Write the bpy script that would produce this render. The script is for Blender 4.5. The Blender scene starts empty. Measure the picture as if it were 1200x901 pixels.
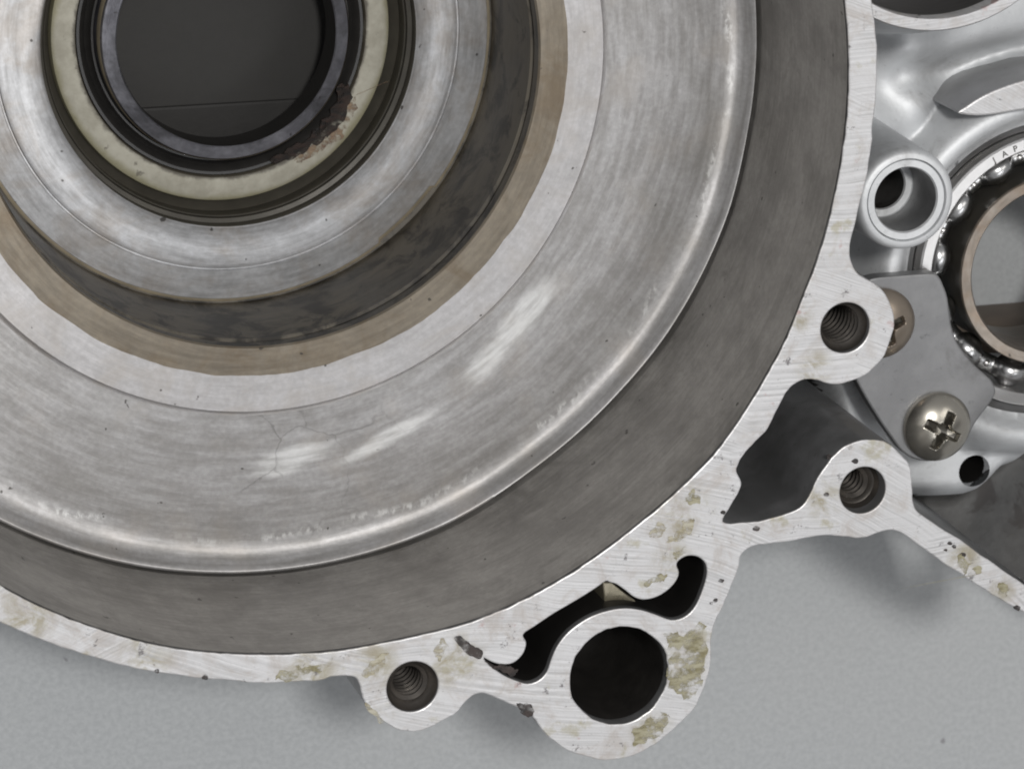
import bpy, bmesh, math, random
from mathutils import Vector, Matrix, noise
random.seed(7)

# ------------------------------------------------------------------ scale
U = 0.06            # metres per bowl radius (the crank chamber is 120 mm across)
ZT = 1.00           # gasket face stands this many radii above the bench
scene = bpy.context.scene
COL = scene.collection

# ------------------------------------------------------------------ camera
F_PX, W_PX, H_PX = 4500.0, 1200.0, 901.0
RX, RY = -0.284746, -0.284030
CAM = Vector((-1.52040, 1.44043, 6.41620))          # in bowl radii, z from the gasket face
ROT = Matrix.Rotation(RY, 3, 'Y') @ Matrix.Rotation(RX, 3, 'X')
cd = bpy.data.cameras.new('camera')
cd.sensor_width = 36.0
cd.lens = F_PX / W_PX * 36.0
cd.clip_start, cd.clip_end = 0.02, 50.0
cam = bpy.data.objects.new('camera', cd)
COL.objects.link(cam)
cam.matrix_world = Matrix.Translation(Vector((CAM.x * U, CAM.y * U, (CAM.z + ZT) * U))) @ ROT.to_4x4()
cd.dof.use_dof = True
cd.dof.focus_distance = 0.43
cd.dof.aperture_fstop = 80.0
scene.camera = cam
scene.cycles.filter_width = 1.9

# ------------------------------------------------------------------ light
world = bpy.data.worlds.new('World'); scene.world = world
world.use_nodes = True
bg = world.node_tree.nodes['Background']
bg.inputs['Color'].default_value = (0.98, 0.985, 1.0, 1)
bg.inputs['Strength'].default_value = 0.40

def area(name, loc, target, sx, sy, power, color):
    l = bpy.data.lights.new(name, 'AREA'); l.shape = 'RECTANGLE'
    l.size, l.size_y, l.energy, l.color = sx, sy, power, color
    o = bpy.data.objects.new(name, l); COL.objects.link(o)
    o.location = loc
    o.rotation_euler = (Vector(target) - Vector(loc)).to_track_quat('-Z', 'Y').to_euler()
    return o
area('ceiling_lamp', (-0.21, 0.575, 1.80), (0, 0, 0.05), 0.16, 0.16, 23, (1.0, 0.985, 0.96))
area('ceiling_lamp_right', (1.00, 0.75, 1.75), (0, 0, 0.05), 0.5, 0.9, 4, (1.0, 0.97, 0.93))
area('fill_lamp_front', (0.50, -0.52, 1.95), (0, 0, 0.05), 1.2, 0.4, 6, (0.97, 0.98, 1.0))  # added fill, set where flat metal mirrors it, to brighten the flats

vs = scene.view_settings
vs.view_transform = 'Standard'; vs.look = 'None'; vs.exposure = -0.1; vs.gamma = 1.0
vs.use_curve_mapping = False

# ------------------------------------------------------------------ measuring helpers
def at(px, py, z=0.0):
    """point of the plane z (in bowl radii below the gasket face) that was measured at px, py"""
    d = ROT @ Vector(((px - W_PX / 2) / F_PX, -(py - H_PX / 2) / F_PX, -1.0))
    t = (z - CAM.z) / d.z
    return (CAM.x + t * d.x, CAM.y + t * d.y)
PXR = 1 / 622.0     # one photo pixel in bowl radii near the gasket face
def V(x, y, z): return Vector((x * U, y * U, (z + ZT) * U))

# ------------------------------------------------------------------ object helpers
def link(name, me, mats, parent=None, smooth=None):
    o = bpy.data.objects.new(name, me); COL.objects.link(o)
    for m in (mats if isinstance(mats, (list, tuple)) else [mats]):
        if m.name not in [x.name for x in me.materials if x]: me.materials.append(m)
    if parent: o.parent = parent
    if smooth is not None:
        me.polygons.foreach_set('use_smooth', [True] * len(me.polygons))
        if smooth < 180: me.set_sharp_from_angle(angle=math.radians(smooth))
    return o
def thing(name, label, cat, loc=(0, 0, 0), group=None):
    o = bpy.data.objects.new(name, None); COL.objects.link(o)
    o.empty_display_size = 0.01
    o['label'] = label; o['category'] = cat
    if group: o['group'] = group
    return o
def tag(o, label, cat, group=None):
    o['label'] = label; o['category'] = cat
    if group: o['group'] = group
def mesh(name, verts, faces):
    me = bpy.data.meshes.new(name); me.from_pydata([tuple(v) for v in verts], [], faces); me.update(); return me

def lathe(name, prof, mats, parent=None, c=(0, 0), seg=256, smooth=35, wob=None, closed=False, a0=0, a1=2 * math.pi):
    """prof: list of (r, z) in bowl radii; wob(i_profile, angle) -> (dr, dz)"""
    vs_, fs = [], []
    n = len(prof); full = abs(a1 - a0 - 2 * math.pi) < 1e-6
    cols = seg if full else seg + 1
    for k in range(cols):
        a = a0 + (a1 - a0) * k / seg
        for i, (r, z) in enumerate(prof):
            dr, dz = wob(i, a) if wob else (0, 0)
            vs_.append(V(c[0] + (r + dr) * math.cos(a), c[1] + (r + dr) * math.sin(a), z + dz))
    for k in range(seg):
        k2 = (k + 1) % cols
        for i in range(n if closed else n - 1):
            j = (i + 1) % n
            fs.append((k * n + i, k * n + j, k2 * n + j, k2 * n + i))
    return link(name, mesh(name, vs_, fs), mats, parent, smooth)

def catmull(pts, n=4, closed=True):
    out = []; m = len(pts)
    for i in range(m if closed else m - 1):
        p0, p1, p2, p3 = (pts[(i + k - 1) % m] if closed else pts[min(max(i + k - 1, 0), m - 1)] for k in range(4))
        for s in range(n):
            t = s / n; t2 = t * t; t3 = t2 * t
            out.append(tuple(0.5 * (2 * p1[q] + (p2[q] - p0[q]) * t + (2 * p0[q] - 5 * p1[q] + 4 * p2[q] - p3[q]) * t2
                                    + (3 * p1[q] - p0[q] - 3 * p2[q] + p3[q]) * t3) for q in (0, 1)))
    if not closed: out.append(tuple(pts[-1]))
    return out
def ss(e0, e1, x):
    t = min(max((x - e0) / (e1 - e0), 0), 1); return t * t * (3 - 2 * t)
def table_r(tab):
    tab = sorted(tab)
    def f(a):
        d = (math.degrees(a) + 180) % 360 - 180
        pts = [(tab[-1][0] - 360, tab[-1][1])] + tab + [(tab[0][0] + 360, tab[0][1])]
        for (x0, y0), (x1, y1) in zip(pts, pts[1:]):
            if x0 <= d <= x1: return y0 + (y1 - y0) * ss(x0, x1, d)
        return tab[0][1]
    return f
def circle(c, r, n=64): return [(c[0] + r * math.cos(2 * math.pi * k / n), c[1] + r * math.sin(2 * math.pi * k / n)) for k in range(n)]

def slab(name, loops, ztop, zbot, mats, parent=None, bevel=0.004, topmat=True, smooth=32):
    """extruded outline (first loop) with holes; material 0 on the top face, 1 on the sides"""
    cu = bpy.data.curves.new(name, 'CURVE'); cu.dimensions = '2D'; cu.fill_mode = 'BOTH'
    h = (ztop - zbot) / 2 * U
    cu.extrude = h - bevel * U; cu.bevel_depth = bevel * U; cu.bevel_resolution = 1; cu.offset = -bevel * U
    for lp in loops:
        s = cu.splines.new('POLY'); s.points.add(len(lp) - 1); s.use_cyclic_u = True
        for k, (x, y) in enumerate(lp): s.points[k].co = (x * U, y * U, 0, 1)
    tmp = bpy.data.objects.new(name + '_curve', cu); COL.objects.link(tmp)
    dg = bpy.context.evaluated_depsgraph_get()
    me = bpy.data.meshes.new_from_object(tmp.evaluated_get(dg))
    bpy.data.objects.remove(tmp); bpy.data.curves.remove(cu)
    me.name = name
    me.transform(Matrix.Translation((0, 0, ((ztop + zbot) / 2 + ZT) * U)))
    me.materials.clear()
    o = link(name, me, mats, parent, smooth)
    if topmat and len(me.materials) > 1:
        for p in me.polygons:
            p.material_index = 0 if p.center.z > (ztop + ZT) * U - 0.9 * bevel * U - 1e-6 else 1
    return o

# ------------------------------------------------------------------ materials
class NT:
    def __init__(s, name):
        s.m = bpy.data.materials.new(name); s.m.use_nodes = True
        s.t = s.m.node_tree; s.b = s.t.nodes['Principled BSDF']
        tc = s.t.nodes.new('ShaderNodeTexCoord'); s.co = tc.outputs['Object']
    def n(s, kind, **kw):
        nd = s.t.nodes.new(kind)
        for k, v in kw.items(): setattr(nd, k, v)
        return nd
    def put(s, a, b):
        if hasattr(a, 'is_output'): s.t.links.new(a, b)
        else: b.default_value = a
    def math(s, op, a, b=0.0, c=0.0, clamp=False):
        nd = s.n('ShaderNodeMath', operation=op); nd.use_clamp = clamp
        for i, v in enumerate((a, b, c)): s.put(v, nd.inputs[i])
        return nd.outputs[0]
    def vec(s, op, a, b=(0, 0, 0)):
        nd = s.n('ShaderNodeVectorMath', operation=op); s.put(a, nd.inputs[0]); s.put(b, nd.inputs[1])
        return nd.outputs['Value'] if op in ('LENGTH', 'DISTANCE') else nd.outputs[0]
    def noise(s, scale, detail=4, rough=0.55, co=None, dist=0.0):
        nd = s.n('ShaderNodeTexNoise'); nd.inputs['Scale'].default_value = scale
        nd.inputs['Detail'].default_value = detail; nd.inputs['Roughness'].default_value = rough
        nd.inputs['Distortion'].default_value = dist
        s.t.links.new(co or s.co, nd.inputs['Vector']); return nd.outputs['Fac']
    def ramp(s, fac, lo, hi, a=0.0, b=1.0):
        nd = s.n('ShaderNodeMapRange'); nd.interpolation_type = 'SMOOTHSTEP'
        s.put(fac, nd.inputs[0])
        for i, v in enumerate((lo, hi, a, b)): nd.inputs[i + 1].default_value = v
        return nd.outputs[0]
    def mix(s, fac, a, b, mode='MIX'):
        nd = s.n('ShaderNodeMix', data_type='RGBA', blend_type=mode)
        s.put(fac, nd.inputs[0])
        for v, i in ((a, 6), (b, 7)):
            s.put(v if hasattr(v, 'is_output') else (*v, 1.0), nd.inputs[i])
        return nd.outputs[2]
    def polar(s, c=(0, 0), ka=8.0, kr=900.0):
        """stretched coordinates: along the turning direction (angle) and across it (radius)"""
        d = s.vec('SUBTRACT', s.co, (c[0] * U, c[1] * U, 0))
        sp = s.n('ShaderNodeSeparateXYZ'); s.t.links.new(d, sp.inputs[0])
        a = s.math('ARCTAN2', sp.outputs[1], sp.outputs[0])
        r = s.math('SQRT', s.math('ADD', s.math('MULTIPLY', sp.outputs[0], sp.outputs[0]), s.math('MULTIPLY', sp.outputs[1], sp.outputs[1])))
        # cos/sin keep the seam closed
        cb = s.n('ShaderNodeCombineXYZ')
        s.put(s.math('MULTIPLY', s.math('COSINE', a), ka), cb.inputs[0])
        s.put(s.math('MULTIPLY', s.math('SINE', a), ka), cb.inputs[1])
        s.put(s.math('ADD', s.math('MULTIPLY', r, kr), s.math('MULTIPLY', sp.outputs[2], kr)), cb.inputs[2])
        s.rad, s.ang, s.zz = r, a, sp.outputs[2]
        return cb.outputs[0]
    def bump(s, h, strength, dist=0.0002, prev=None):
        nd = s.n('ShaderNodeBump'); nd.inputs['Strength'].default_value = strength
        nd.inputs['Distance'].default_value = dist
        s.t.links.new(h, nd.inputs['Height'])
        if prev: s.t.links.new(prev, nd.inputs['Normal'])
        return nd.outputs[0]
    def spin(s, amt):
        tg = s.n('ShaderNodeTangent', direction_type='RADIAL', axis='Z')
        s.t.links.new(tg.outputs[0], s.b.inputs['Tangent'])
        s.b.inputs['Anisotropic'].default_value = amt
    def out(s, color=None, rough=None, metal=None, normal=None, **kw):
        for v, k in ((color, 'Base Color'), (rough, 'Roughness'), (metal, 'Metallic'), (normal, 'Normal')):
            if v is None: continue
            if isinstance(v, tuple): v = (*v, 1.0)
            s.put(v, s.b.inputs[k])
        for k, v in kw.items(): s.b.inputs[k].default_value = v
        return s.m

def turned(name, light, dark, rough=0.42, metal=0.8, streak=0.35, dirt=None, dirt_amt=0.4, bumps=0.25, blot=(260, 0.42, 0.68), c=(0, 0)):
    """machined light alloy: fine turning lines, blotchy tone, dirt"""
    t = NT(name)
    pc = t.polar(c, 6, 2000)
    fine = t.noise(1.0, 3, 0.6, pc)
    pc2 = t.polar(c, 5, 480); mid = t.noise(1.0, 4, 0.6, pc2)
    bl = t.noise(blot[0] * 0.35, 5, 0.6)
    sp = t.noise(1500, 3, 0.6)
    f = t.math('ADD', t.math('MULTIPLY', fine, streak), t.math('ADD', t.math('MULTIPLY', mid, streak), t.math('MULTIPLY', bl, 1 - streak)))
    f = t.ramp(f, 0.42 + 0.15 * streak, 0.62 + 0.65 * streak)
    col = t.mix(f, dark, light)
    col = t.mix(t.ramp(sp, 0.35, 0.7, 0.16, 0.0), col, (0.1, 0.095, 0.09))
    if dirt:
        dm = t.ramp(t.noise(blot[0] * 0.6, 6, 0.65, None, 0.6), blot[1], blot[2], 0, dirt_amt)
        col = t.mix(dm, col, dirt)
    pits = t.ramp(t.noise(700, 2, 0.5), 0.72, 0.76, 0, 0.8)
    col = t.mix(pits, col, (0.05, 0.045, 0.04))
    rr = t.math('ADD', t.math('MULTIPLY', bl, 0.22), rough - 0.1)
    nm = t.bump(fine, bumps, 0.00006)
    nm = t.bump(t.noise(420, 5, 0.6), bumps * 0.8, 0.00012, nm)
    t.spin(0.5)
    return t.out(col, rr, metal, nm)

def cast(name, light, dark, rough=0.4, metal=0.85, grain=900, bumps=0.25, dirt=None, dirt_rng=(0.5, 0.7), dirt_amt=0.6):
    t = NT(name)
    a = t.noise(110, 5, 0.6); g = t.noise(grain, 4, 0.6)
    col = t.mix(t.ramp(a, 0.35, 0.68), dark, light)
    col = t.mix(t.ramp(g, 0.62, 0.78, 0, 0.5), col, tuple(0.4 * v for v in dark))
    if dirt: col = t.mix(t.ramp(t.noise(170, 6, 0.65, None, 0.8), *dirt_rng, 0, dirt_amt), col, dirt)
    nm = t.bump(g, bumps, 0.00008)
    nm = t.bump(t.noise(240, 4, 0.5), bumps, 0.0002, nm)
    return t.out(col, t.math('ADD', t.math('MULTIPLY', a, 0.2), rough - 0.1), metal, nm)

def plain(name, c, rough, metal=0.0, var=0.25, scale=400, bumps=0.15, **kw):
    t = NT(name)
    a = t.noise(scale, 5, 0.6)
    col = t.mix(a, tuple(v * (1 - var) for v in c), tuple(min(1, v * (1 + var)) for v in c))
    nm = t.bump(t.noise(scale * 2, 4, 0.6), bumps, 0.0001)
    return t.out(col, rough, metal, nm, **kw)

def milled():
    """gasket face: sweeping milling arcs, smears and old gasket stain"""
    t = NT('milled_gasket_face')
    d1 = t.vec('DISTANCE', t.co, (1.02 * U, 1.75 * U, ZT * U))
    d2 = t.vec('DISTANCE', t.co, (0.2 * U, -2.3 * U, ZT * U))
    wob = t.noise(60, 3, 0.5)
    def rings(d, k, m):
        cb = t.n('ShaderNodeCombineXYZ')
        t.put(t.math('MULTIPLY', t.math('ADD', d, t.math('MULTIPLY', wob, 0.002)), k), cb.inputs[0])
        v = t.vec('ADD', cb.outputs[0], t.vec('MULTIPLY', t.co, (m, m, 0)))
        return t.noise(1.0, 3, 0.65, v)
    r1 = rings(d1, 3600, 40); r2 = rings(d2, 3900, 40)
    sel = t.ramp(t.noise(75, 2, 0.5), 0.44, 0.56)
    r = t.n('ShaderNodeMix', data_type='FLOAT')
    t.put(sel, r.inputs[0]); t.put(r1, r.inputs[2]); t.put(r2, r.inputs[3]); r = r.outputs[0]
    col = t.mix(t.ramp(r, 0.3, 0.66), (0.38, 0.376, 0.376), (0.585, 0.58, 0.583))
    brk = t.ramp(t.noise(330, 4, 0.6), 0.35, 0.65)
    col = t.mix(t.math('MULTIPLY', brk, 0.6), col, (0.525, 0.52, 0.523))
    sx_ = t.n('ShaderNodeSeparateXYZ'); t.t.links.new(t.co, sx_.inputs[0])
    cx_ = t.n('ShaderNodeCombineXYZ'); t.put(t.math('MULTIPLY', t.math('ADD', sx_.outputs[0], sx_.outputs[1]), 1.0), cx_.inputs[1])
    sw = cx_.outputs[0]
    scr = t.noise(1.0, 2, 0.6, t.vec('ADD', t.vec('MULTIPLY', t.co, (3300, 330, 1)), t.vec('MULTIPLY', sw, (0, 2600, 0))))
    col = t.mix(t.ramp(scr, 0.60, 0.76, 0, 0.3), col, (0.26, 0.25, 0.25))
    smear = t.ramp(t.noise(230, 6, 0.75, None, 0.7), 0.47, 0.72, 0, 0.65)
    col = t.mix(smear, col, (0.42, 0.38, 0.35))
    st = t.ramp(t.noise(230, 5, 0.6, t.vec('ADD', t.co, (3.1, 1.7, 0))), 0.60, 0.70, 0, 0.55)
    col = t.mix(st, col, (0.30, 0.27, 0.16))
    patch = None
    for (px, py, rr_) in ((800, 600, 48), (790, 660, 36), (530, 772, 48), (440, 778, 40), (365, 786, 46), (805, 775, 40), (765, 855, 36), (1128, 655, 34), (965, 585, 34), (1175, 690, 24), (450, 845, 26), (955, 432, 30), (30, 722, 50), (935, 372, 24), (170, 775, 44)):
        x, y = at(px, py)
        m = t.ramp(t.vec('DISTANCE', t.co, (x * U, y * U, ZT * U)), 0.1 * rr_ * PXR * U, rr_ * PXR * U, 1, 0)
        patch = m if patch is None else t.math('MAXIMUM', patch, m)
    pn = t.ramp(t.math('ADD', t.noise(260, 6, 0.7, None, 0.5), t.math('MULTIPLY', r, 0.25)), 0.52, 0.76)
    col = t.mix(t.math('MULTIPLY', t.math('MULTIPLY', patch, pn), 0.85), col, (0.25, 0.215, 0.125))
    rd = t.ramp(t.noise(300, 4, 0.6, t.vec('ADD', t.co, (7.3, 2.2, 0))), 0.66, 0.74, 0, 0.5)
    col = t.mix(rd, col, (0.33, 0.16, 0.14))
    sc = t.ramp(t.noise(560, 5, 0.75), 0.61, 0.70, 0, 0.85)
    col = t.mix(sc, col, (0.12, 0.11, 0.11))
    nm = t.bump(r, 0.35, 0.00008)
    nm = t.bump(t.noise(900, 4, 0.6), 0.2, 0.0001, nm)
    return t.out(col, t.math('ADD', 0.42, t.math('MULTIPLY', smear, 0.3)), 0.5, nm)

def floor_mat():
    """chamber floor: turning lines, painted highlights and glints and a few hairline cracks"""
    t = NT('chamber_floor_alloy')
    pc = t.polar((0, 0), 7, 1100); fine = t.noise(1.0, 3, 0.6, pc)
    pc2 = t.polar((0, 0), 5, 190); mid = t.noise(1.0, 4, 0.6, pc2)  # turning streaks, with soft lamp reflections painted in as broad arcs
    bl = t.noise(75, 5, 0.6)
    f = t.math('ADD', t.math('MULTIPLY', fine, 0.6), t.math('ADD', t.math('MULTIPLY', mid, 0.45), t.math('MULTIPLY', bl, 0.15)))
    col = t.mix(t.ramp(f, 0.45, 0.78), (0.32, 0.31, 0.303), (0.48, 0.472, 0.474))
    col = t.mix(t.ramp(t.noise(1700, 3, 0.6), 0.35, 0.7, 0.2, 0.0), col, (0.12, 0.115, 0.11))
    warm = t.ramp(t.noise(120, 5, 0.6, t.vec('ADD', t.co, (1.3, 4.1, 0))), 0.5, 0.72, 0, 0.35)
    col = t.mix(warm, col, (0.42, 0.38, 0.34))
    # highlights on the polished metal, painted as pale ragged patches
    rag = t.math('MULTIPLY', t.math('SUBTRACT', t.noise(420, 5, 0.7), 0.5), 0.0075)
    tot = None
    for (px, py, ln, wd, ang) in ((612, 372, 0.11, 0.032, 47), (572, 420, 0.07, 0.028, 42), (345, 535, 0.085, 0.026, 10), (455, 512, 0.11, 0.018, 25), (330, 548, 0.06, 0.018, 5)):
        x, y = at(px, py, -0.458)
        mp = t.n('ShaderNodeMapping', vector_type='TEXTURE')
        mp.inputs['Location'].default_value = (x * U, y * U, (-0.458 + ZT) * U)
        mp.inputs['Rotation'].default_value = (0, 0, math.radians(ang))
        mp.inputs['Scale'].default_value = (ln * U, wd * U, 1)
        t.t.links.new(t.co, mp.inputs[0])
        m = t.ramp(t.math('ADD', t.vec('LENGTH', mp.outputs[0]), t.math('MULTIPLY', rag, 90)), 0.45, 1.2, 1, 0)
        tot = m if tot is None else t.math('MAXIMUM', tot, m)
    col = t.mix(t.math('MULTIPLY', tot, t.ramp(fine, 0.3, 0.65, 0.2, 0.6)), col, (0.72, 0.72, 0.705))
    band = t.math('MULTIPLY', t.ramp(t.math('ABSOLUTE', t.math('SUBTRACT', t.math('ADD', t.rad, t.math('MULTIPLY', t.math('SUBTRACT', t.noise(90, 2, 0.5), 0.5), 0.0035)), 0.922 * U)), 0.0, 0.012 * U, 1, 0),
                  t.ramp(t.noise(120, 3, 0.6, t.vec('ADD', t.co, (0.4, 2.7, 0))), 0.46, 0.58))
    glint = t.ramp(t.noise(1.0, 3, 0.65, t.vec('MULTIPLY', t.co, (1500, 700, 900))), 0.45, 0.62)
    col = t.mix(t.math('MULTIPLY', t.math('MULTIPLY', band, glint), 0.55), col, (0.80, 0.80, 0.79))  # glint line inside the lip, painted in as bright flecks
    smud = t.ramp(t.noise(70, 5, 0.65, t.vec('ADD', t.co, (5.4, 0.7, 0)), 0.5), 0.48, 0.70, 0, 0.3)
    col = t.mix(smud, col, (0.25, 0.24, 0.22))
    # hairline cracks around the lower hub
    vor = t.n('ShaderNodeTexVoronoi', feature='DISTANCE_TO_EDGE'); vor.inputs['Scale'].default_value = 105
    wv = t.n('ShaderNodeTexNoise'); wv.inputs['Scale'].default_value = 260; wv.inputs['Detail'].default_value = 4
    t.t.links.new(t.co, wv.inputs['Vector'])
    t.t.links.new(t.vec('ADD', t.co, t.vec('MULTIPLY', wv.outputs['Color'], (0.004, 0.004, 0))), vor.inputs['Vector'])
    line = t.ramp(vor.outputs['Distance'], 0.0, 0.016, 1, 0)
    x, y = at(345, 530, -0.458)
    near = t.ramp(t.vec('DISTANCE', t.co, (x * U, y * U, (-0.458 + ZT) * U)), 0.10 * U, 0.26 * U, 1, 0)
    brk = t.ramp(t.noise(150, 3, 0.6), 0.42, 0.58)
    col = t.mix(t.math('MULTIPLY', t.math('MULTIPLY', line, near), t.math('MULTIPLY', brk, 0.38)), col, (0.08, 0.075, 0.07))
    pits = t.ramp(t.noise(650, 2, 0.5), 0.74, 0.77, 0, 0.8)
    col = t.mix(pits, col, (0.05, 0.045, 0.04))
    nm = t.bump(fine, 0.28, 0.00006); nm = t.bump(t.noise(500, 5, 0.6), 0.25, 0.00014, nm)
    rr = t.math('SUBTRACT', t.math('ADD', t.math('MULTIPLY', bl, 0.2), 0.42), t.math('MULTIPLY', tot, 0.08))
    t.spin(0.65)
    return t.out(col, rr, 0.6, nm)

def bench():
    t = NT('bench_grey_sheet')
    g = t.noise(1400, 4, 0.65); f = t.noise(420, 4, 0.6); l = t.noise(14, 3, 0.5)
    col = t.mix(t.ramp(g, 0.3, 0.7), (0.305, 0.317, 0.325), (0.362, 0.374, 0.382))
    col = t.mix(t.ramp(l, 0.35, 0.7, 0, 0.3), col, (0.36, 0.36, 0.355))
    col = t.mix(t.ramp(t.noise(330, 2, 0.4), 0.74, 0.77, 0, 0.6), col, (0.12, 0.11, 0.12))
    nm = t.bump(g, 0.5, 0.00014); nm = t.bump(f, 0.15, 0.0002, nm)
    return t.out(col, 0.55, 0.0, nm)

M_FACE = milled()
M_SIDE = cast('cast_case_wall', (0.29, 0.29, 0.295), (0.18, 0.18, 0.18), 0.45, 0.7, dirt=(0.06, 0.055, 0.05), dirt_rng=(0.55, 0.75), dirt_amt=0.35)
M_CAST = cast('cast_alloy_bright', (0.64, 0.65, 0.66), (0.53, 0.54, 0.55), 0.58, 0.62, grain=1700, bumps=0.45, dirt=(0.25, 0.24, 0.23), dirt_rng=(0.55, 0.75), dirt_amt=0.4)
M_WALL = turned('chamber_wall_alloy', (0.375, 0.360, 0.339), (0.235, 0.224, 0.209), 0.48, 0.45, 0.25, (0.15, 0.142, 0.132), 0.45, 0.6, (360, 0.45, 0.72))
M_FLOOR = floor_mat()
M_RING = turned('hub_ring_alloy', (0.50, 0.49, 0.495), (0.36, 0.35, 0.348), 0.45, 0.5, 0.3, (0.36, 0.33, 0.30), 0.5)
M_BROWN = turned('stained_brown_alloy', (0.30, 0.262, 0.207), (0.175, 0.15, 0.117), 0.5, 0.55, 0.4, (0.15, 0.105, 0.06), 0.5)
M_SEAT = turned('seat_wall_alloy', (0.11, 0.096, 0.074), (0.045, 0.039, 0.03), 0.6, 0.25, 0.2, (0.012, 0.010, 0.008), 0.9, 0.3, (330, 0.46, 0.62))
M_LEDGE = turned('seat_ledge_alloy', (0.58, 0.585, 0.60), (0.35, 0.35, 0.355), 0.46, 0.6, 0.85, (0.30, 0.24, 0.18), 0.4)
M_EDGE = plain('stained_edge', (0.42, 0.36, 0.26), 0.5, 0.5, 0.45, 300)
M_GROOVE = plain('dark_groove', (0.06, 0.055, 0.045), 0.35, 0.3, 0.4)
def cream():
    t = NT('seal_cream_case')
    pc = t.polar((0, 0), 12, 700); fine = t.noise(1.0, 3, 0.6, pc); bl = t.noise(110, 5, 0.65); ed = t.noise(330, 5, 0.7)
    col = t.mix(t.ramp(t.math('ADD', t.math('MULTIPLY', fine, 0.4), t.math('MULTIPLY', bl, 0.6)), 0.36, 0.64), (0.24, 0.225, 0.18), (0.34, 0.325, 0.27))
    inn = t.ramp(t.math('ADD', t.rad, t.math('MULTIPLY', t.math('SUBTRACT', ed, 0.5), 0.0016)), 0.2875 * U, 0.297 * U, 0.9, 0)
    col = t.mix(inn, col, (0.05, 0.042, 0.03))
    out_ = t.ramp(t.math('ADD', t.rad, t.math('MULTIPLY', t.math('SUBTRACT', bl, 0.5), 0.003)), 0.320 * U, 0.336 * U, 0, 0.75)
    col = t.mix(out_, col, (0.17, 0.155, 0.085))
    col = t.mix(t.ramp(t.noise(520, 3, 0.6), 0.66, 0.72, 0, 0.7), col, (0.07, 0.06, 0.045))
    return t.out(col, 0.5, 0.2, t.bump(ed, 0.35, 0.00015))
M_CREAM = cream()
M_RUBBER = plain('black_rubber', (0.018, 0.017, 0.016), 0.38, 0.0, 0.4, 500)
M_COLLAR = turned('collar_steel', (0.42, 0.42, 0.47), (0.18, 0.18, 0.205), 0.38, 0.7, 0.3, (0.05, 0.05, 0.05), 0.6, 0.5)
M_GRIT = plain('gritty_black_bore', (0.022, 0.020, 0.018), 0.45, 0.0, 0.9, 380, 0.7)
M_BLACK = plain('black_pocket', (0.012, 0.011, 0.010), 0.5, 0.0, 0.5, 300, 0.5)
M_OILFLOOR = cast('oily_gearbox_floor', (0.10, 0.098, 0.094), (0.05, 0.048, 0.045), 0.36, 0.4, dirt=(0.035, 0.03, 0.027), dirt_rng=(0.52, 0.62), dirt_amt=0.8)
M_STEEL = plain('bearing_steel', (0.58, 0.57, 0.56), 0.32, 0.95, 0.08, 500, 0.08)
M_RACEIN = turned('inner_race_tinted', (0.37, 0.325, 0.28), (0.22, 0.19, 0.16), 0.36, 0.8, 0.3, (0.24, 0.16, 0.10), 0.5, c=at(1232, 317, -0.36))
M_CHROME = plain('ball_steel', (0.72, 0.72, 0.73), 0.09, 1.0, 0.05, 200, 0.02)
M_PLATE = cast('zinc_plate', (0.26, 0.26, 0.263), (0.20, 0.20, 0.203), 0.5, 0.7, grain=1300, bumps=0.3, dirt=(0.12, 0.115, 0.11), dirt_rng=(0.56, 0.74), dirt_amt=0.5)
M_SCREW = plain('screw_dull_nickel', (0.43, 0.405, 0.355), 0.27, 0.95, 0.2, 260, 0.12)
M_SCREWB = plain('screw_brass_tone', (0.35, 0.295, 0.24), 0.36, 0.9, 0.3, 260, 0.15)
M_THREAD = plain('thread_alloy', (0.11, 0.10, 0.09), 0.38, 0.85, 0.35, 600, 0.3)
M_INK = plain('etched_lettering', (0.07, 0.065, 0.06), 0.6, 0.3, 0.2, 800)
M_BENCH = bench()
def residue_mat(name, a, b, lo=0.40, sc=520):
    t = NT(name)
    st = t.noise(1.0, 4, 0.65, t.vec('MULTIPLY', t.co, (500, 1500, 500)))
    col = t.mix(t.ramp(st, 0.36, 0.64), a, b)
    al = t.ramp(t.math('ADD', t.math('MULTIPLY', t.noise(sc, 5, 0.7), 0.7), t.math('MULTIPLY', st, 0.3)), lo, lo + 0.17, 0.0, 0.85)
    t.put(al, t.b.inputs['Alpha'])
    return t.out(col, 0.5, 0.2, t.bump(st, 0.4, 0.00015))
M_RES = residue_mat('gasket_residue_olive', (0.21, 0.185, 0.095), (0.38, 0.355, 0.25))
M_RESB = residue_mat('gasket_residue_tan', (0.30, 0.26, 0.155), (0.48, 0.45, 0.36))
M_TAR = residue_mat('baked_dirt', (0.014, 0.012, 0.011), (0.045, 0.032, 0.028), 0.35)
M_RUST = residue_mat('rusty_dirt', (0.10, 0.05, 0.028), (0.20, 0.14, 0.085), 0.42, 900)
M_CRUST = residue_mat('burnt_oil_crust', (0.007, 0.005, 0.004), (0.024, 0.013, 0.009), 0.33, 900)
M_CRUST.node_tree.nodes['Principled BSDF'].inputs['Specular IOR Level'].default_value = 0.25

# ------------------------------------------------------------------ bench
S = 0.9
o = link('workbench_top', mesh('workbench_top', [(-S, -S, 0), (S, -S, 0), (S, S, 0), (-S, S, 0)], [(0, 1, 2, 3)]), M_BENCH)
o['kind'] = 'structure'

# ------------------------------------------------------------------ crankcase half
case = thing('crankcase_half', 'worn cast aluminium engine case half with a deep round chamber lying face up', 'engine case')

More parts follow.
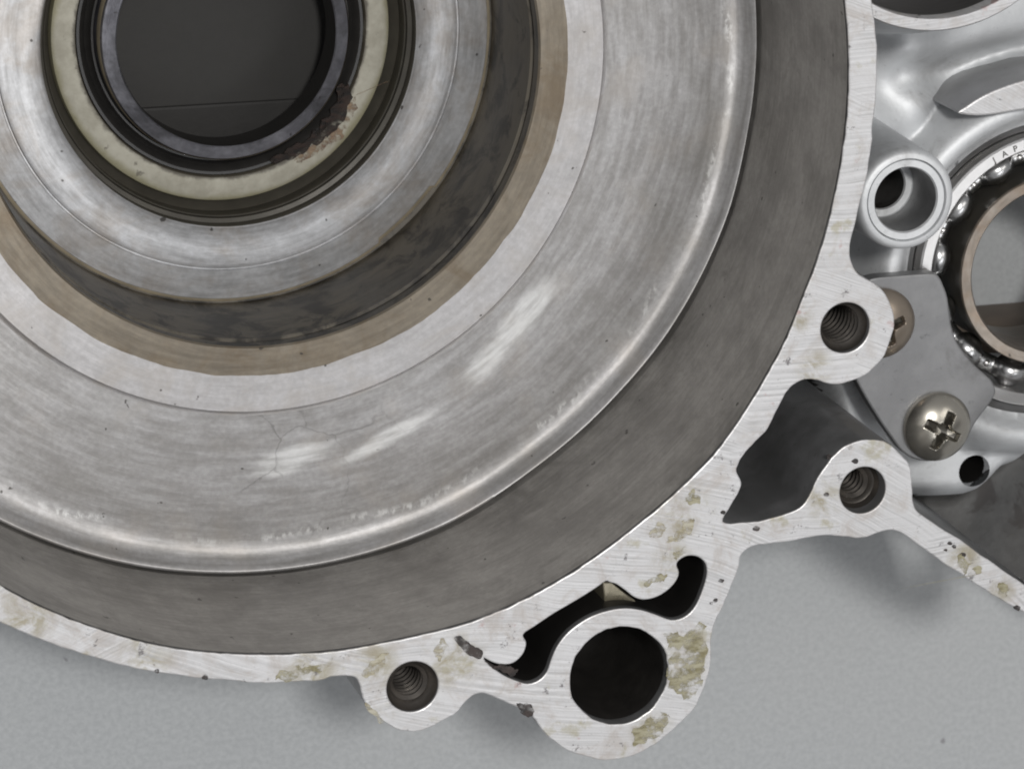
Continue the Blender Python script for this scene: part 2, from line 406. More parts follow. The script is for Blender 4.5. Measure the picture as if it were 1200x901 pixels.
def P(lst, z=0.0): return [at(px, py, z) for px, py in lst]
outer_px = [(1019, -60), (1022, 0), (1026, 30), (1028, 62), (1027, 100), (1025, 130), (1023, 155), (1019, 190), (1012, 225), (1003, 258), (996, 288), (999, 310), (1007, 322), (1025, 332), (1038, 346), (1046, 363), (1048, 381),
 (1044, 400), (1033, 422), (1013, 440), (993, 448), (973, 450), (958, 446), (943, 445), (930, 452), (920, 463), (910, 483), (900, 503), (889, 514), (875, 528), (866, 543), (863, 552), (868, 563), (867, 574), (857, 592), (847, 612),
 (868, 613), (890, 610), (917, 603), (937, 596), (948, 582), (957, 563), (967, 547), (983, 528), (1000, 518), (1020, 515), (1040, 520), (1057, 532), (1066, 547), (1069, 567), (1070, 587), (1077, 600), (1100, 617), (1133, 638), (1167, 662), (1200, 685), (1216, 694), (1225, 706), (1224, 720), (1214, 726), (1197, 716), (1162, 696), (1125, 672), (1090, 649), (1062, 628), (1050, 622), (1040, 621), (1025, 626), (1007, 631), (992, 629), (975, 627), (950, 630), (925, 634), (900, 637), (880, 642), (869, 651), (865, 667), (857, 687), (848, 708), (840, 727), (834, 746), (834, 772), (829, 797),  # arm cut short out of view so its bench shadow ends early
 (822, 815), (811, 833), (795, 850), (778, 864), (755, 880), (732, 888), (710, 891), (692, 888), (673, 882), (652, 871), (637, 857), (627, 843), (618, 834), (600, 826), (581, 818), (567, 813), (556, 815), (545, 823), (535, 834), (524, 842), (505, 852), (485, 857), (465, 854), (446, 843), (431, 828), (424, 813), (421, 802), (417, 795), (408, 792),
 (392, 793), (375, 797), (350, 799), (325, 800), (300, 800), (275, 798), (240, 795), (190, 789), (150, 781), (110, 770), (60, 754), (30, 742), (0, 729)]
outer = P(outer_px)
# out of view the face runs on round the chamber at an even width
xa, ya = outer[-1]; xb, yb = outer[0]
a0, a1 = math.atan2(ya, xa), math.atan2(yb, xb)
while a1 > a0: a1 -= 2 * math.pi
ra, rb = math.hypot(xa, ya), math.hypot(xb, yb)
rest = []
for k in range(1, 60):
    t = k / 60; a = a0 + (a1 - a0) * t; r = ra + (rb - ra) * t
    rest.append((r * math.cos(a), r * math.sin(a)))
outer = catmull(outer, 4, False) + rest
# worn, slightly chipped edge
def worn(lp, amp, f=34.0):
    out = []
    for k, (x, y) in enumerate(lp):
        v = noise.noise_vector(Vector((x * f, y * f, 3.3))) * amp
        w = noise.noise_vector(Vector((x * f * 3, y * f * 3, 9.1))) * amp * 0.5
        out.append((x + v.x + w.x, y + v.y + w.y))
    return out
outer = worn(outer, 0.0022)
HA, HB, HC = at(990.6, 384.3), at(1011.2, 574.5), at(483.5, 804.5)
BIG = at(726, 791.5)
slot_px = [(630, 243), (600, 264), (560, 290), (505, 323), (450, 355), (412, 380), (378, 403), (348, 422), (340, 436), (350, 455), (349, 475), (336, 503), (305, 530), (265, 536), (230, 527), (203, 513), (212, 528), (240, 552), (275, 575), (312, 591), (355, 603), (395, 590), (423, 560), (438, 518), (458, 473), (490, 430), (530, 396), (580, 366), (640, 346), (700, 338), (757, 345), (810, 362), (860, 379), (903, 370), (938, 340), (964, 290), (984, 225), (981, 182), (955, 158), (918, 154), (888, 170), (880, 187), (888, 212), (878, 242), (850, 273), (810, 298), (765, 308), (730, 299), (700, 276), (668, 254), (645, 247)]
slot = catmull(P([(500 + a / 3, 600 + b / 3) for a, b in slot_px]), 3)
rim_r = table_r([(-180, 1.0), (-126, 1.002), (-110, 1.0), (-95, 0.995), (-84, 0.995), (-70, 1.005), (-55, 1.003), (-42, 1.009), (-31, 1.001), (-22, 0.9935), (-9, 0.9915), (9, 0.992), (60, 1.0)])
rim_in = [(x, y) for x, y in worn([(rim_r(2 * math.pi * k / 540) * math.cos(2 * math.pi * k / 540), rim_r(2 * math.pi * k / 540) * math.sin(2 * math.pi * k / 540)) for k in range(540)], 0.0014, 60)]
face = slab('gasket_face', [outer, rim_in, circle(HA, 30 * PXR), circle(HB, 28.5 * PXR), circle(HC, 30.5 * PXR), worn(circle(BIG, 60 * PXR, 96), 0.003, 30), slot], 0, -0.62, [M_FACE, M_SIDE], case, 0.0026)

side = catmull(P([(1224, 704), (1230, 660), (1237, 610), (1264, 566), (1330, 540), (1420, 524), (1450, 545), (1295, 592), (1268, 624), (1262, 690), (1243, 720), (1226, 722)]), 3)  # unseen rim added beyond the shortened arm
slab('added_unseen_rim', [side], -0.002, -0.10, [M_FACE, M_SIDE], case, 0.0026)

# black linings added so the openings stay dark
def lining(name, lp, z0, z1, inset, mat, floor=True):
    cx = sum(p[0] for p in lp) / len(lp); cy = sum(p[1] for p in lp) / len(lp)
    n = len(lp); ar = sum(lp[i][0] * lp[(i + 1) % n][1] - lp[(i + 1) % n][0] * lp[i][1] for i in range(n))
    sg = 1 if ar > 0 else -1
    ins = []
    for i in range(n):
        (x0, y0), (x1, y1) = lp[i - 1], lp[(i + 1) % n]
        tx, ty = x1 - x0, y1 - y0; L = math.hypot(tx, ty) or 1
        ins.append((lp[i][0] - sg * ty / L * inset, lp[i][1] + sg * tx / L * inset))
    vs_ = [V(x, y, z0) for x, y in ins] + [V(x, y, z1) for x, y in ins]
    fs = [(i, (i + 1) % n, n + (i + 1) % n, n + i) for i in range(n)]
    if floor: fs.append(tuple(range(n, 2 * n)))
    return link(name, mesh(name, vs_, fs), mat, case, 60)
lining('added_oil_passage_lining', slot, -0.012, -0.60, 0.0022, M_BLACK)
lining('added_oil_bore_lining', circle(BIG, 60 * PXR, 96), -0.02, -0.42, 0.003, M_GRIT)
# cast web inside the oil passage
wp = P([(706, 682), (717, 681), (728, 690), (744, 703), (752, 713), (740, 717), (722, 714), (709, 713)], -0.045)
slab('passage_web', [wp], -0.045, -0.4, [cast('web_oily_cast', (0.40, 0.36, 0.28), (0.20, 0.18, 0.13), 0.3, 0.6)], case, 0.003, topmat=False)

# threaded holes
def thread(c, r, z0, z1, pitch=0.017, ledge=None, lean=1.0):
    prof = []
    if ledge: prof += [(ledge, z0 + 0.012), (ledge - 0.006, z0), (r + 0.004, z0 - 0.002), (r, z0 - 0.008)]
    else: prof += [(r + 0.004, z0)]
    z = z0 - 0.01
    while z > z1:
        prof += [(r, z), (r - 0.0075, z - pitch * 0.35), (r - 0.0075, z - pitch * 0.5), (r, z - pitch * 0.85)]
        z -= pitch
    prof += [(r, z1), (0.0, z1)]
    return lathe('threaded_hole', prof, M_THREAD, case, c, 48, 30)
thread(HA, 27.5 * PXR, -0.012, -0.40)
thread(HB, 20 * PXR, -0.045, -0.40, ledge=28.2 * PXR)
thread(HC, 22.5 * PXR, -0.018, -0.40, ledge=30.2 * PXR)

# chamber: wall, floor, hub rings, bearing seat
def wobf(amp, f, seed):
    def w(i, a): return (amp * noise.noise(Vector((math.cos(a) * f, math.sin(a) * f, seed + i * 3.7))), 0)
    return w
ZF = -0.458
lip_r = table_r([(-180, 0.976), (-120, 0.976), (-70, 0.976), (-56, 0.966), (-46, 0.966), (-35, 0.97), (-22, 0.969), (-10, 0.961), (5, 0.959), (60, 0.972)])
lathe('chamber_wall', [(0.9985, -0.006), (0.997, -0.02), (0.992, -0.15), (0.986, -0.36), (0.9845, -0.416), (0.9838, -0.4215), (0.9848, -0.4245), (0.9848, -0.440), (0.981, -0.460)], M_WALL, case, seg=360,
      wob=lambda i, a: ((rim_r(a) - 1) * (1 - i / 8) + (lip_r(a) - 0.971) * (i / 8), 0))
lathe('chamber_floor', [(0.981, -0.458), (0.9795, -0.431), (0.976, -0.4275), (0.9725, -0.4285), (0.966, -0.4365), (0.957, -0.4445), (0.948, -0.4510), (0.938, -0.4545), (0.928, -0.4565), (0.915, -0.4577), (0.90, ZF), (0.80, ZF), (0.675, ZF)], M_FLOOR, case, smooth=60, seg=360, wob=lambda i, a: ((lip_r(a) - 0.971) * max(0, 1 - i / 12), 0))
lathe('hub_ring', [(0.675, ZF), (0.6725, -0.4595), (0.6705, -0.4615), (0.6685, -0.4545), (0.6655, -0.4515), (0.595, -0.452)], M_RING, case, smooth=40,
      wob=lambda i, a: (0.0035 * noise.noise(Vector((math.cos(a) * 9, math.sin(a) * 9, 1.0))) + 0.0012 * noise.noise(Vector((math.cos(a) * 60, math.sin(a) * 60, 5.0))), 0) if i == 5 else (0, 0))
lathe('stained_rim', [(0.595, -0.452), (0.560, -0.449), (0.5405, -0.448), (0.5370, -0.452)], M_BROWN, case, smooth=40,
      wob=lambda i, a: (0.0035 * noise.noise(Vector((math.cos(a) * 9, math.sin(a) * 9, 1.0))) + 0.0012 * noise.noise(Vector((math.cos(a) * 60, math.sin(a) * 60, 5.0))), 0) if i == 0 else (0, 0))
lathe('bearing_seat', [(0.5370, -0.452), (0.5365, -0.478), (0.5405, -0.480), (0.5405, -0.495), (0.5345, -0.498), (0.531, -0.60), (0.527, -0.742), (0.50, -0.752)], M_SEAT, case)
def notch(i, a):
    d = math.degrees(a) % 360
    cut = 0.008 if 304.5 < d < 322 else 0.0
    return (-cut if i in (0, 1, 2) else 0, 0.0007 * noise.noise(Vector((math.cos(a) * 30, math.sin(a) * 30, i))))
lathe('seat_ledge', [(0.521, -0.752), (0.5205, -0.7425), (0.517, -0.7385), (0.4590, -0.730)], M_LEDGE, case, seg=512, wob=notch)
lathe('ledge_edge', [(0.5275, -0.7465), (0.5215, -0.7405), (0.5180, -0.7392)], M_EDGE, case, seg=512, wob=notch)
lathe('seat_dish', [(0.4590, -0.730), (0.4575, -0.734), (0.4550, -0.734), (0.4530, -0.7285), (0.445, -0.7265), (0.415, -0.729), (0.376, -0.7235), (0.3715, -0.7215), (0.3690, -0.7235)], M_LEDGE, case)
lathe('seal_bore', [(0.3690, -0.7235), (0.3680, -0.752), (0.3600, -0.756), (0.3590, -0.762)], M_GROOVE, case)
lathe('bore_chamfer', [(0.3590, -0.762), (0.3570, -0.7590), (0.3550, -0.7605), (0.3545, -0.80), (0.3380, -0.822), (0.338, -0.94)], M_GROOVE, case)
lathe('outer_shell', [(1.015, -0.5), (1.0, -0.585), (0.94, -0.63), (0.66, -0.66), (0.61, -0.70), (0.60, -0.93), (0.59, -0.945), (0.36, -0.945), (0.339, -0.93)], M_SIDE, case, seg=160)

# ------------------------------------------------------------------ oil seal and collar in the hub
seal = thing('oil_seal', 'cream ringed oil seal with black rubber lip pressed into the hub', 'oil seal')
lathe('case_ring', [(0.3375, -0.86), (0.3375, -0.815), (0.3345, -0.8055), (0.328, -0.803), (0.289, -0.8035), (0.2870, -0.8065), (0.2860, -0.84)], M_CREAM, seal)
lathe('rubber_lip', [(0.2860, -0.832), (0.2845, -0.812), (0.2790, -0.812), (0.2720, -0.818), (0.2660, -0.832), (0.2600, -0.826), (0.2560, -0.812), (0.2520, -0.812), (0.2495, -0.83), (0.2480, -0.86)], M_RUBBER, seal)
collar = thing('collar_sleeve', 'dark oily steel sleeve standing inside the oil seal', 'sleeve')
lathe('sleeve_body', [(0.2465, -0.84), (0.2450, -0.772), (0.2425, -0.7665), (0.2390, -0.7650), (0.2190, -0.7560), (0.2165, -0.7590)], M_COLLAR, collar)
lathe('sleeve_bore', [(0.2165, -0.7590), (0.2145, -0.770), (0.2145, -0.835), (0.22, -0.84), (0.2465, -0.84)], M_BLACK, collar)
lathe('stain_ring', [(0.24745, -0.80), (0.24745, -0.776), (0.2461, -0.7705)], M_EDGE, collar)

# ------------------------------------------------------------------ gearbox side of the case
ZB = -0.36                     # top of the ball bearing
CB = at(1232, 317, ZB)
CT = at(1105, -146, -0.03)
CD = at(1063, 235, -0.08)
def gz(a, b, z): return at(a, b, z)
bump_list = [(at(1062, 132, -0.44), 0.075, 0.055, 0.14), (at(1130, 55, -0.42), 0.16, 0.04, 0.12), (at(1050, 50, -0.44), 0.06, 0.05, 0.07)]
valley = [(at(1050, 80, -0.48), at(1105, 82, -0.48), 0.05, 0.05), (at(1105, 82, -0.48), at(1150, 72, -0.48), 0.05, 0.05), (at(1150, 72, -0.48), at(1260, 60, -0.48), 0.05, 0.05),
          (at(1108, 140, -0.48), at(1130, 100, -0.48), 0.045, 0.04)]
def segd(p, a, b):
    ax, ay = a; bx, by = b; px, py = p
    t = max(0, min(1, ((px - ax) * (bx - ax) + (py - ay) * (by - ay)) / ((bx - ax) ** 2 + (by - ay) ** 2)))
    return math.hypot(px - ax - t * (bx - ax), py - ay - t * (by - ay))
LOW = [at(1040, 562, -0.5), at(1138, 560, -0.5), at(1180, 528, -0.5), at(1225, 500, -0.5), at(1330, 470, -0.5)]
def hgt(x, y):
    z = -0.47
    for (c, rx, h, ry) in bump_list:
        z += h * math.exp(-((x - c[0]) / rx) ** 2 - ((y - c[1]) / ry) ** 2)
    vd = min(segd((x, y), a, b) - 0 for a, b, w, h in valley)
    z -= 0.05 * math.exp(-(vd / 0.04) ** 2)
    dT = math.hypot(x - CT[0], y - CT[1])
    z = max(z, -0.06 - 0.46 * ss(0.28, 0.40, dT))
    dB = math.hypot(x - CB[0], y - CB[1])
    boss = -0.345 - 0.20 * ss(0.345, 0.46, dB)
    z = max(z, boss)
    if dB < 0.345: z = -0.345 - 0.035 * ss(0.335, 0.300, dB)
    # oily lower floor and the pocket by the chamber wall
    ly = LOW[-1][1]
    for (ax, ay), (bx, by) in zip(LOW, LOW[1:]):
        if ax <= x <= bx: ly = ay + (by - ay) * ss(ax, bx, x)
    if x < LOW[0][0]: ly = LOW[0][1]
    lowline = ss(0.0, 0.085, ly - y)
    z = z + (-0.60 - z) * lowline
    px, py = at(985, 500, -0.5)
    pocket = ss(0.0, 0.05, px - x + 0.35 * (py - y) + 0.02) * ss(0.06, -0.02, y - at(985, 455, -0.5)[1])
    z = z + (-0.66 - z) * pocket
    return z
gx0, gx1 = 0.93, 2.1
gy0, gy1 = at(1300, 840, -0.5)[1], 0.55
NX, NY = 190, 230
armA, armB = at(1062, 622), at(1330, 800)
XE, YE = at(1258, 640, -0.62)[0], at(1320, 560, -0.62)[1]  # floor cut off out of view to keep its shadow short
def inside(x, y):
    r = math.hypot(x, y)
    if r < 1.0: return False
    if math.hypot(x - CB[0], y - CB[1]) < 0.300: return False
    if math.hypot(x - CT[0], y - CT[1]) < 0.27: return False
    hx, hy = at(1135, 547, -0.5)
    if math.hypot(x - hx, y - hy) < 0.034: return False
    # keep above the lower edge of the arm
    pts = [at(845, 640), at(930, 622), at(1062, 612), at(1330, 785), at(1700, 1050)]
    for (ax, ay), (bx, by) in zip(pts, pts[1:]):
        if x > XE and y < YE: return False
        if ax <= x <= bx: return y > ay + (by - ay) * (x - ax) / (bx - ax)
    return x > 0.9 and y > pts[0][1] and not (x > XE and y < YE)
vid, gv, gf, gm = {}, [], [], []
def gvid(i, j):
    if (i, j) not in vid:
        x = gx0 + (gx1 - gx0) * i / NX; y = gy0 + (gy1 - gy0) * j / NY
        # snap ring of vertices onto the bores so their edges are round
        for c, r in ((CB, 0.300), (at(1135, 547, -0.5), 0.034)):
            d = math.hypot(x - c[0], y - c[1])
            if r - 0.006 < d < r + 0.006 and d > 0:
                x = c[0] + (x - c[0]) * r / d; y = c[1] + (y - c[1]) * r / d
        vid[(i, j)] = len(gv); gv.append(V(x, y, hgt(x, y)))
    return vid[(i, j)]
for i in range(NX):
    for j in range(NY):
        x = gx0 + (gx1 - gx0) * (i + .5) / NX; y = gy0 + (gy1 - gy0) * (j + .5) / NY
        if inside(x, y):
            gf.append((gvid(i, j), gvid(i + 1, j), gvid(i + 1, j + 1), gvid(i, j + 1)))
gme = mesh('gearbox_floor', gv, gf)
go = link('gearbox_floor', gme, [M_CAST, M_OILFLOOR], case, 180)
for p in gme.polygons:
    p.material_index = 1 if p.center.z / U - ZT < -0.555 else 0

# machined crescent on the bearing boss
M_BOSS = cast('crescent_side_cast', (0.36, 0.36, 0.37), (0.28, 0.28, 0.28), 0.5, 0.6)
cre = catmull(P([(1123, 133), (1133, 125), (1150, 114), (1172, 104), (1200, 95), (1240, 86), (1290, 92), (1290, 128), (1240, 126), (1200, 129), (1170, 134), (1145, 136)], -0.30), 3)
slab('machined_crescent', [cre], -0.30, -0.52, [M_FACE, M_BOSS], case, 0.004)
# boss of the bearing above
lathe('bore_ring', [(0.305, -0.5), (0.2885, -0.06), (0.2875, -0.034), (0.2845, -0.030), (0.2645, -0.030), (0.2625, -0.034), (0.2625, -0.30), (0.22, -0.31), (0.22, -0.6)], [M_FACE], case, CT, 192)
lathe('bore_shadow', [(0.2615, -0.06), (0.2615, -0.31), (0.0, -0.32)], M_BLACK, case, CT, 96)  # black lining added in place of shade inside the bore
# bearing seat under the ball bearing
lathe('gearbox_seat', [(0.3005, -0.380), (0.2930, -0.392), (0.2820, -0.398), (0.2810, -0.56), (0.235, -0.57), (0.235, -0.60), (0.315, -0.62)], M_SIDE, case, CB, 160)
# drilled oil hole
hx = at(1135, 547, -0.5)
lathe('drilled_hole', [(0.0345, -0.50), (0.0330, -0.53), (0.0330, -0.62), (0, -0.625)], M_BLACK, case, hx, 32)
# dowel boss
lathe('dowel_boss', [(0.110, -0.55), (0.0985, -0.16), (0.0975, -0.102), (0.0955, -0.0915), (0.0920, -0.0845), (0.0870, -0.0815), (0.0800, -0.0810), (0.0788, -0.083), (0.0785, -0.5)], M_CAST, case, CD, 96, 40)
dowel = thing('dowel_sleeve', 'bright hollow dowel sleeve set in the round boss beside the gasket face', 'dowel')
lathe('sleeve_wall', [(0.0780, -0.30), (0.0780, -0.089), (0.0760, -0.0845), (0.0640, -0.0845), (0.0615, -0.0885)], M_CAST, dowel, CD, 96, 35)
lathe('sleeve_bore', [(0.0615, -0.0885), (0.0605, -0.200)], M_SIDE, dowel, CD, 96, 35)
lathe('bore_step', [(0.0605, -0.200), (0.0590, -0.203), (0.0470, -0.2035), (0.0450, -0.208)], M_CAST, dowel, CD, 96, 35)
lathe('bolt_passage', [(0.0450, -0.208), (0.0450, -0.42), (0, -0.425)], M_OILFLOOR, dowel, CD, 64, 35)

# ------------------------------------------------------------------ ball bearing
brg = thing('ball_bearing', 'caged steel ball bearing seated in the gearbox side', 'bearing')
outer_race = lathe('outer_race', [(0.2800, -0.55), (0.2800, -0.364), (0.2770, -0.360), (0.2575, -0.360), (0.2555, -0.362), (0.2550, -0.40), (0.261, -0.45), (0.2550, -0.50), (0.2550, -0.55)], M_STEEL, brg, CB, 160)
lathe('race_groove', [(0.1930, -0.55), (0.1860, -0.45), (0.1930, -0.40), (0.1932, -0.366)], M_GROOVE, brg, CB, 160)
lathe('inner_race', [(0.1932, -0.366), (0.1930, -0.3625), (0.1910, -0.360), (0.1720, -0.360), (0.1680, -0.366), (0.1665, -0.38), (0.1665, -0.55)], M_RACEIN, brg, CB, 160)
NB, RB, PR = 13, 0.0345, 0.2250
ZBALL = -0.424
bm = bmesh.new(); bmesh.ops.create_uvsphere(bm, u_segments=24, v_segments=14, radius=RB * U)
ball_me = bpy.data.meshes.new('ball'); bm.to_mesh(ball_me); bm.free()
c_ref = at(1100, 305, ZBALL + RB)
ph = math.atan2(c_ref[1] - CB[1], c_ref[0] - CB[0])
for k in range(NB):
    a = ph + 2 * math.pi * k / NB
    b = link('ball', ball_me, M_CHROME, brg, 180)
    b.location = V(CB[0] + PR * math.cos(a), CB[1] + PR * math.sin(a), ZBALL)
def cage_h(a):
    d = ((a - ph) / (2 * math.pi / NB)); d = abs(d - round(d)) * 2 * math.pi / NB * PR
    q = RB + 0.0035
    return max(math.sqrt(max(q * q - d * d, 0)), 0.004)
cv, cf = [], []
CS = 13 * 36
for k in range(CS):
    a = 2 * math.pi * k / CS; h = cage_h(a)
    for q, dz in ((-0.0190, -0.012), (-0.0165, -0.004), (-0.009, 0.0012), (0, 0.0028), (0.009, 0.0012), (0.0165, -0.004), (0.0190, -0.012)):
        cv.append(V(CB[0] + (PR + q) * math.cos(a), CB[1] + (PR + q) * math.sin(a), ZBALL + h + dz))
for k in range(CS):
    k2 = (k + 1) % CS
    for i in range(6): cf.append((k * 7 + i, k * 7 + i + 1, k2 * 7 + i + 1, k2 * 7 + i))
cage = link('cage', mesh('cage', cv, cf), plain('cage_polished_steel', (0.50, 0.50, 0.50), 0.27, 1.0, 0.1, 300, 0.04), brg, 60)
rv = None
for k in range(NB):
    a = ph + 2 * math.pi * (k + .5) / NB
    cc = (CB[0] + PR * math.cos(a), CB[1] + PR * math.sin(a))
    z0 = ZBALL + 0.008
    lathe('rivet', [(0.0075, z0 - 0.004), (0.0070, z0), (0.0045, z0 + 0.0028), (0, z0 + 0.0036)], M_STEEL, cage, cc, 14, 180)
# stamped lettering on the outer race
lv, lf = [], []
for k, ch in enumerate('JAPAN'):
    cu = bpy.data.curves.new('letter', 'FONT'); cu.body = ch; cu.size = 1.0; cu.align_x = 'CENTER'; cu.extrude = 0.0; cu.offset = 0.022
    tmp = bpy.data.objects.new('letter', cu); COL.objects.link(tmp)
    me = bpy.data.meshes.new_from_object(tmp.evaluated_get(bpy.context.evaluated_depsgraph_get()))
    bpy.data.objects.remove(tmp); bpy.data.curves.remove(cu)
    p0 = at(1163, 184, ZB); aa = math.atan2(p0[1] - CB[1], p0[0] - CB[0]) - k * math.radians(5.2)
    base = len(lv)
    for v in me.vertices:
        s = 0.0175
        r = 0.2610 + v.co.y * s; th = aa - v.co.x * s / 0.267
        lv.append(V(CB[0] + r * math.cos(th), CB[1] + r * math.sin(th), -0.3597))
    for p in me.polygons: lf.append(tuple(base + i for i in p.vertices))
    bpy.data.meshes.remove(me)
link('stamped_lettering', mesh('stamped_lettering', lv, lf), M_INK, outer_race)

# ------------------------------------------------------------------ retainer plate and screws
ZP = -0.315
plate_px = [(992, 350), (1008, 333), (1025, 326), (1045, 324), (1070, 322), (1094, 321), (1101, 325), (1106, 335), (1111, 350), (1115, 380), (1123, 403), (1140, 425), (1155, 439), (1163, 447), (1167, 458), (1163, 469), (1152, 484), (1142, 498), (1130, 520), (1105, 538), (1078, 540), (1058, 530), (1044, 512), (1025, 484), (1004, 447), (994, 420), (988, 385)]
plate = slab('bearing_retainer_plate', [catmull(P(plate_px, ZP), 3)], ZP, ZP - 0.036, [M_PLATE], None, 0.004, topmat=False)
tag(plate, 'flat grey steel retainer plate clamped over the edge of the ball bearing', 'plate')

def screw(px, py, rot, label, mat, tone):
    c = at(px, py, ZP + 0.02)
    R0 = 0.0690
    s = thing('pan_head_screw', label, 'screw', group='screws holding the retainer plate')
    N = 96
    vs_, fs = [], []
    ids = {}
    def hz(u, v):
        r = math.hypot(u, v)
        dome = 0.052 * math.sqrt(max(0.0, 1 - (0.93 * r) ** 2)) - 0.052 * math.sqrt(1 - 0.93 ** 2)
        ca, sa = math.cos(rot), math.sin(rot); a, b = u * ca + v * sa, -u * sa + v * ca
        w = 0.105 + 0.02 * noise.noise(Vector((u * 9, v * 9, px)))
        m = max(ss(w + 0.045, w - 0.03, abs(b)) * ss(0.60, 0.52, abs(a)), ss(w + 0.045, w - 0.03, abs(a)) * ss(0.60, 0.52, abs(b)), ss(0.27, 0.21, r))
        return dome - m * (0.040 - 0.03 * min(r / 0.6, 1))
    for i in range(N + 1):
        for j in range(N + 1):
            # square grid squeezed onto a disc
            a, b = 2 * i / N - 1, 2 * j / N - 1
            u = a * math.sqrt(1 - b * b / 2); v = b * math.sqrt(1 - a * a / 2)
            ids[i, j] = len(vs_); vs_.append(V(c[0] + u * R0, c[1] + v * R0, ZP + 0.012 + hz(u, v)))
    for i in range(N):
        for j in range(N): fs.append((ids[i, j], ids[i + 1, j], ids[i + 1, j + 1], ids[i, j + 1]))
    hd = link('screw_head', mesh('screw_head', vs_, fs), [mat, M_GROOVE], s, 40)
    for p in hd.data.polygons:
        u, v = p.center.x / U / R0 - c[0] / R0, p.center.y / U / R0 - c[1] / R0
        r = math.hypot(u, v)
        dome = 0.052 * math.sqrt(max(0.0, 1 - (0.93 * r) ** 2)) - 0.052 * math.sqrt(1 - 0.93 ** 2)
        low = ZP + 0.012 + dome - (p.center.z / U - ZT)
        p.material_index = 1 if low > 0.011 and noise.noise(Vector((u * 4, v * 4, px))) > -0.25 else 0  # deep recess faces take the dark material, patchily
    lathe('rim', [(R0, ZP + 0.0125), (R0 * 1.012, ZP + 0.009), (R0 * 1.005, ZP + 0.001)], mat, s, c, 64)
    lathe('shank', [(0.032, ZP + 0.002), (0.032, ZP - 0.2), (0, ZP - 0.2)], mat, s, c, 24)
    return s
screw(1101, 502, math.radians(-28), 'domed cross-head screw in full view on the lower corner of the plate', M_SCREW, 0)
screw(1035, 381, math.radians(18), 'brassy cross-head screw half hidden under the bolt lug', M_SCREWB, 1)

# ------------------------------------------------------------------ gasket residue and baked dirt on the faces
def flake(name, pts, z, mat, parent, jag=0.009, th=0.0012, sub=6):
    lp = catmull(P(pts, z), sub)
    out = []
    for x, y in lp:
        v = noise.noise_vector(Vector((x * 70, y * 70, 1.7))) * jag + noise.noise_vector(Vector((x * 260, y * 260, 4.2))) * jag * 0.5
        out.append((x + v.x, y + v.y))
    return slab(name, [out], z + th, z - 0.002, [mat], parent, 0.0004, topmat=False)
R_ = 'gasket_residue'
flake(R_, [(779, 741), (800, 742), (822, 728), (826, 745), (827, 770), (823, 790), (815, 812), (803, 818), (795, 812), (785, 808), (783, 785), (786, 765), (784, 752)], 0, M_RES, face, 0.010)
flake(R_, [(740, 858), (752, 846), (770, 838), (782, 833), (782, 848), (768, 862), (750, 874), (744, 868)], 0, M_RES, face, 0.010)
flake(R_, [(324, 792), (340, 783), (362, 779), (380, 776), (392, 772), (380, 785), (360, 790), (338, 797)], 0, M_RES, face, 0.008)
flake(R_, [(426, 786), (440, 770), (452, 765), (450, 778), (438, 788), (428, 794)], 0, M_RESB, face, 0.008)
flake(R_, [(804, 583), (810, 573), (820, 580), (818, 589), (808, 590)], 0, M_RES, face, 0.008)
flake(R_, [(796, 622), (802, 610), (812, 612), (808, 626), (798, 632), (785, 637), (786, 630)], 0, M_RESB, face, 0.010)
flake(R_, [(788, 655), (795, 643), (808, 640), (804, 648), (795, 653)], 0, M_RES, face, 0.008)
flake(R_, [(757, 683), (765, 675), (780, 672), (784, 676), (772, 682), (762, 686)], 0, M_RES, face, 0.008)
flake(R_, [(762, 620), (772, 612), (780, 620), (770, 630), (763, 628)], 0, M_RESB, face, 0.010)
flake(R_, [(1122, 655), (1130, 652), (1136, 660), (1134, 668), (1126, 668)], 0, M_RES, face, 0.010)
flake(R_, [(1140, 666), (1147, 664), (1149, 671), (1142, 672)], 0, M_RES, face, 0.008)
flake(R_, [(1168, 686), (1174, 682), (1181, 692), (1176, 697), (1169, 692)], 0, M_RES, face, 0.008)
flake(R_, [(428, 828), (434, 826), (446, 840), (452, 846), (443, 843)], 0, M_RESB, face, 0.006)
flake(R_, [(510, 757), (520, 748), (524, 760), (517, 772), (510, 768)], 0, M_RESB, face, 0.008)
flake('baked_dirt', [(533, 748), (540, 744), (548, 752), (556, 757), (565, 762), (562, 770), (552, 768), (542, 760)], 0, M_TAR, face, 0.003, 0.004)
flake('baked_dirt', [(566, 774), (580, 778), (600, 781), (608, 786), (600, 792), (588, 786), (574, 780)], 0, M_TAR, face, 0.006)
flake('baked_dirt', [(604, 826), (617, 823), (623, 831), (619, 838), (608, 832)], 0, M_TAR, face, 0.006)
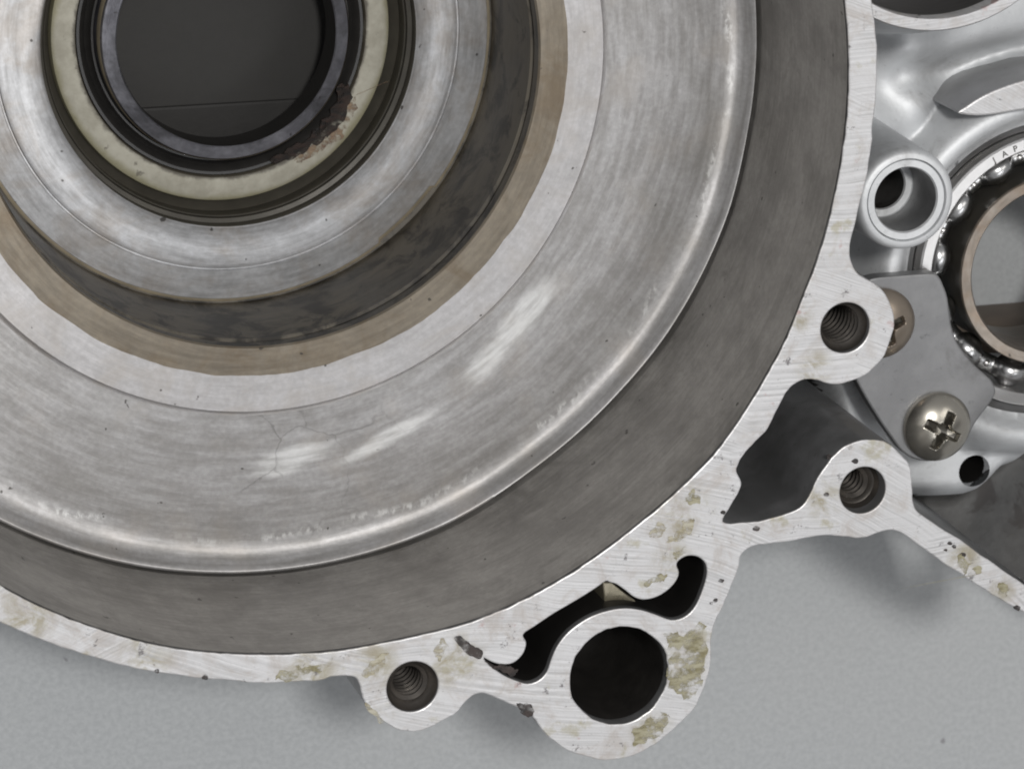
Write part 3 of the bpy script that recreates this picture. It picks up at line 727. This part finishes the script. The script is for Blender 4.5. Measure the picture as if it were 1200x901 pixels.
for (x, y, s) in ((847, 600, 3), (886, 619, 4), (971, 535, 3), (1002, 540, 4), (968, 579, 3), (1113, 636, 3), (1118, 640, 3), (1108, 644, 2), (1128, 650, 4), (1192, 712, 4), (240, 793, 4), (184, 786, 3), (838, 703, 3), (833, 706, 2), (845, 680, 3)):
    flake('baked_dirt', [(x - s, y), (x, y - s * .7), (x + s, y - 1), (x + s * .6, y + s * .8), (x - s * .6, y + s * .6)], 0, M_TAR, face, 0.002, 0.001, 3)
# burnt crust at the seal lip and specks in the chamber
flake('burnt_crust', [(318, 186), (345, 172), (372, 152), (392, 124), (400, 98), (411, 104), (408, 128), (396, 148), (376, 166), (350, 180), (326, 190)], -0.803, M_CRUST, seal, 0.012, 0.003)
flake('rust_bloom', [(345, 182), (372, 168), (394, 148), (406, 124), (416, 114), (416, 130), (404, 150), (396, 166), (380, 172), (362, 186), (350, 190)], -0.8032, M_RUST, seal, 0.012, 0.0012)

# ------------------------------------------------------------------ added dark slabs below the see-through holes
def block(name, px0, py0, px1, py1, z0, z1, mat, parent=None):
    (x0, y0), (x1, y1) = at(px0, py0, z1), at(px1, py1, z1)
    return slab(name, [[(x0, y1), (x1, y1), (x1, y0), (x0, y0)]], z1, z0, [mat], parent, 0.006, topmat=False)
pad = thing('added_dark_pad', 'dark grey pad added under the hub to darken the view through the steel sleeve', 'pad')
block('added_dark_sheet', -250, -420, 660, 500, -0.9995, -0.952, plain('dark_pad_tone', (0.024, 0.023, 0.0215), 0.8, 0, 0.1, 900, 0.3), pad)
block('added_dark_strip', 60, 133, 480, 200, -0.9515, -0.947, plain('black_strip', (0.012, 0.011, 0.010), 0.7, 0, 0.3, 600, 0.3), pad)  # added strip, darkens the lower part of the hub hole
wb = block('added_dark_block', 1125, 390, 1345, 520, -0.9995, -0.80, plain('dark_block_tone', (0.10, 0.075, 0.055), 0.6, 0, 0.4, 300, 0.3))  # made-up filler for the dark area in the bearing bore
tag(wb, 'dark block added under the gearbox side to darken the view through the ball bearing', 'block')
print('built')
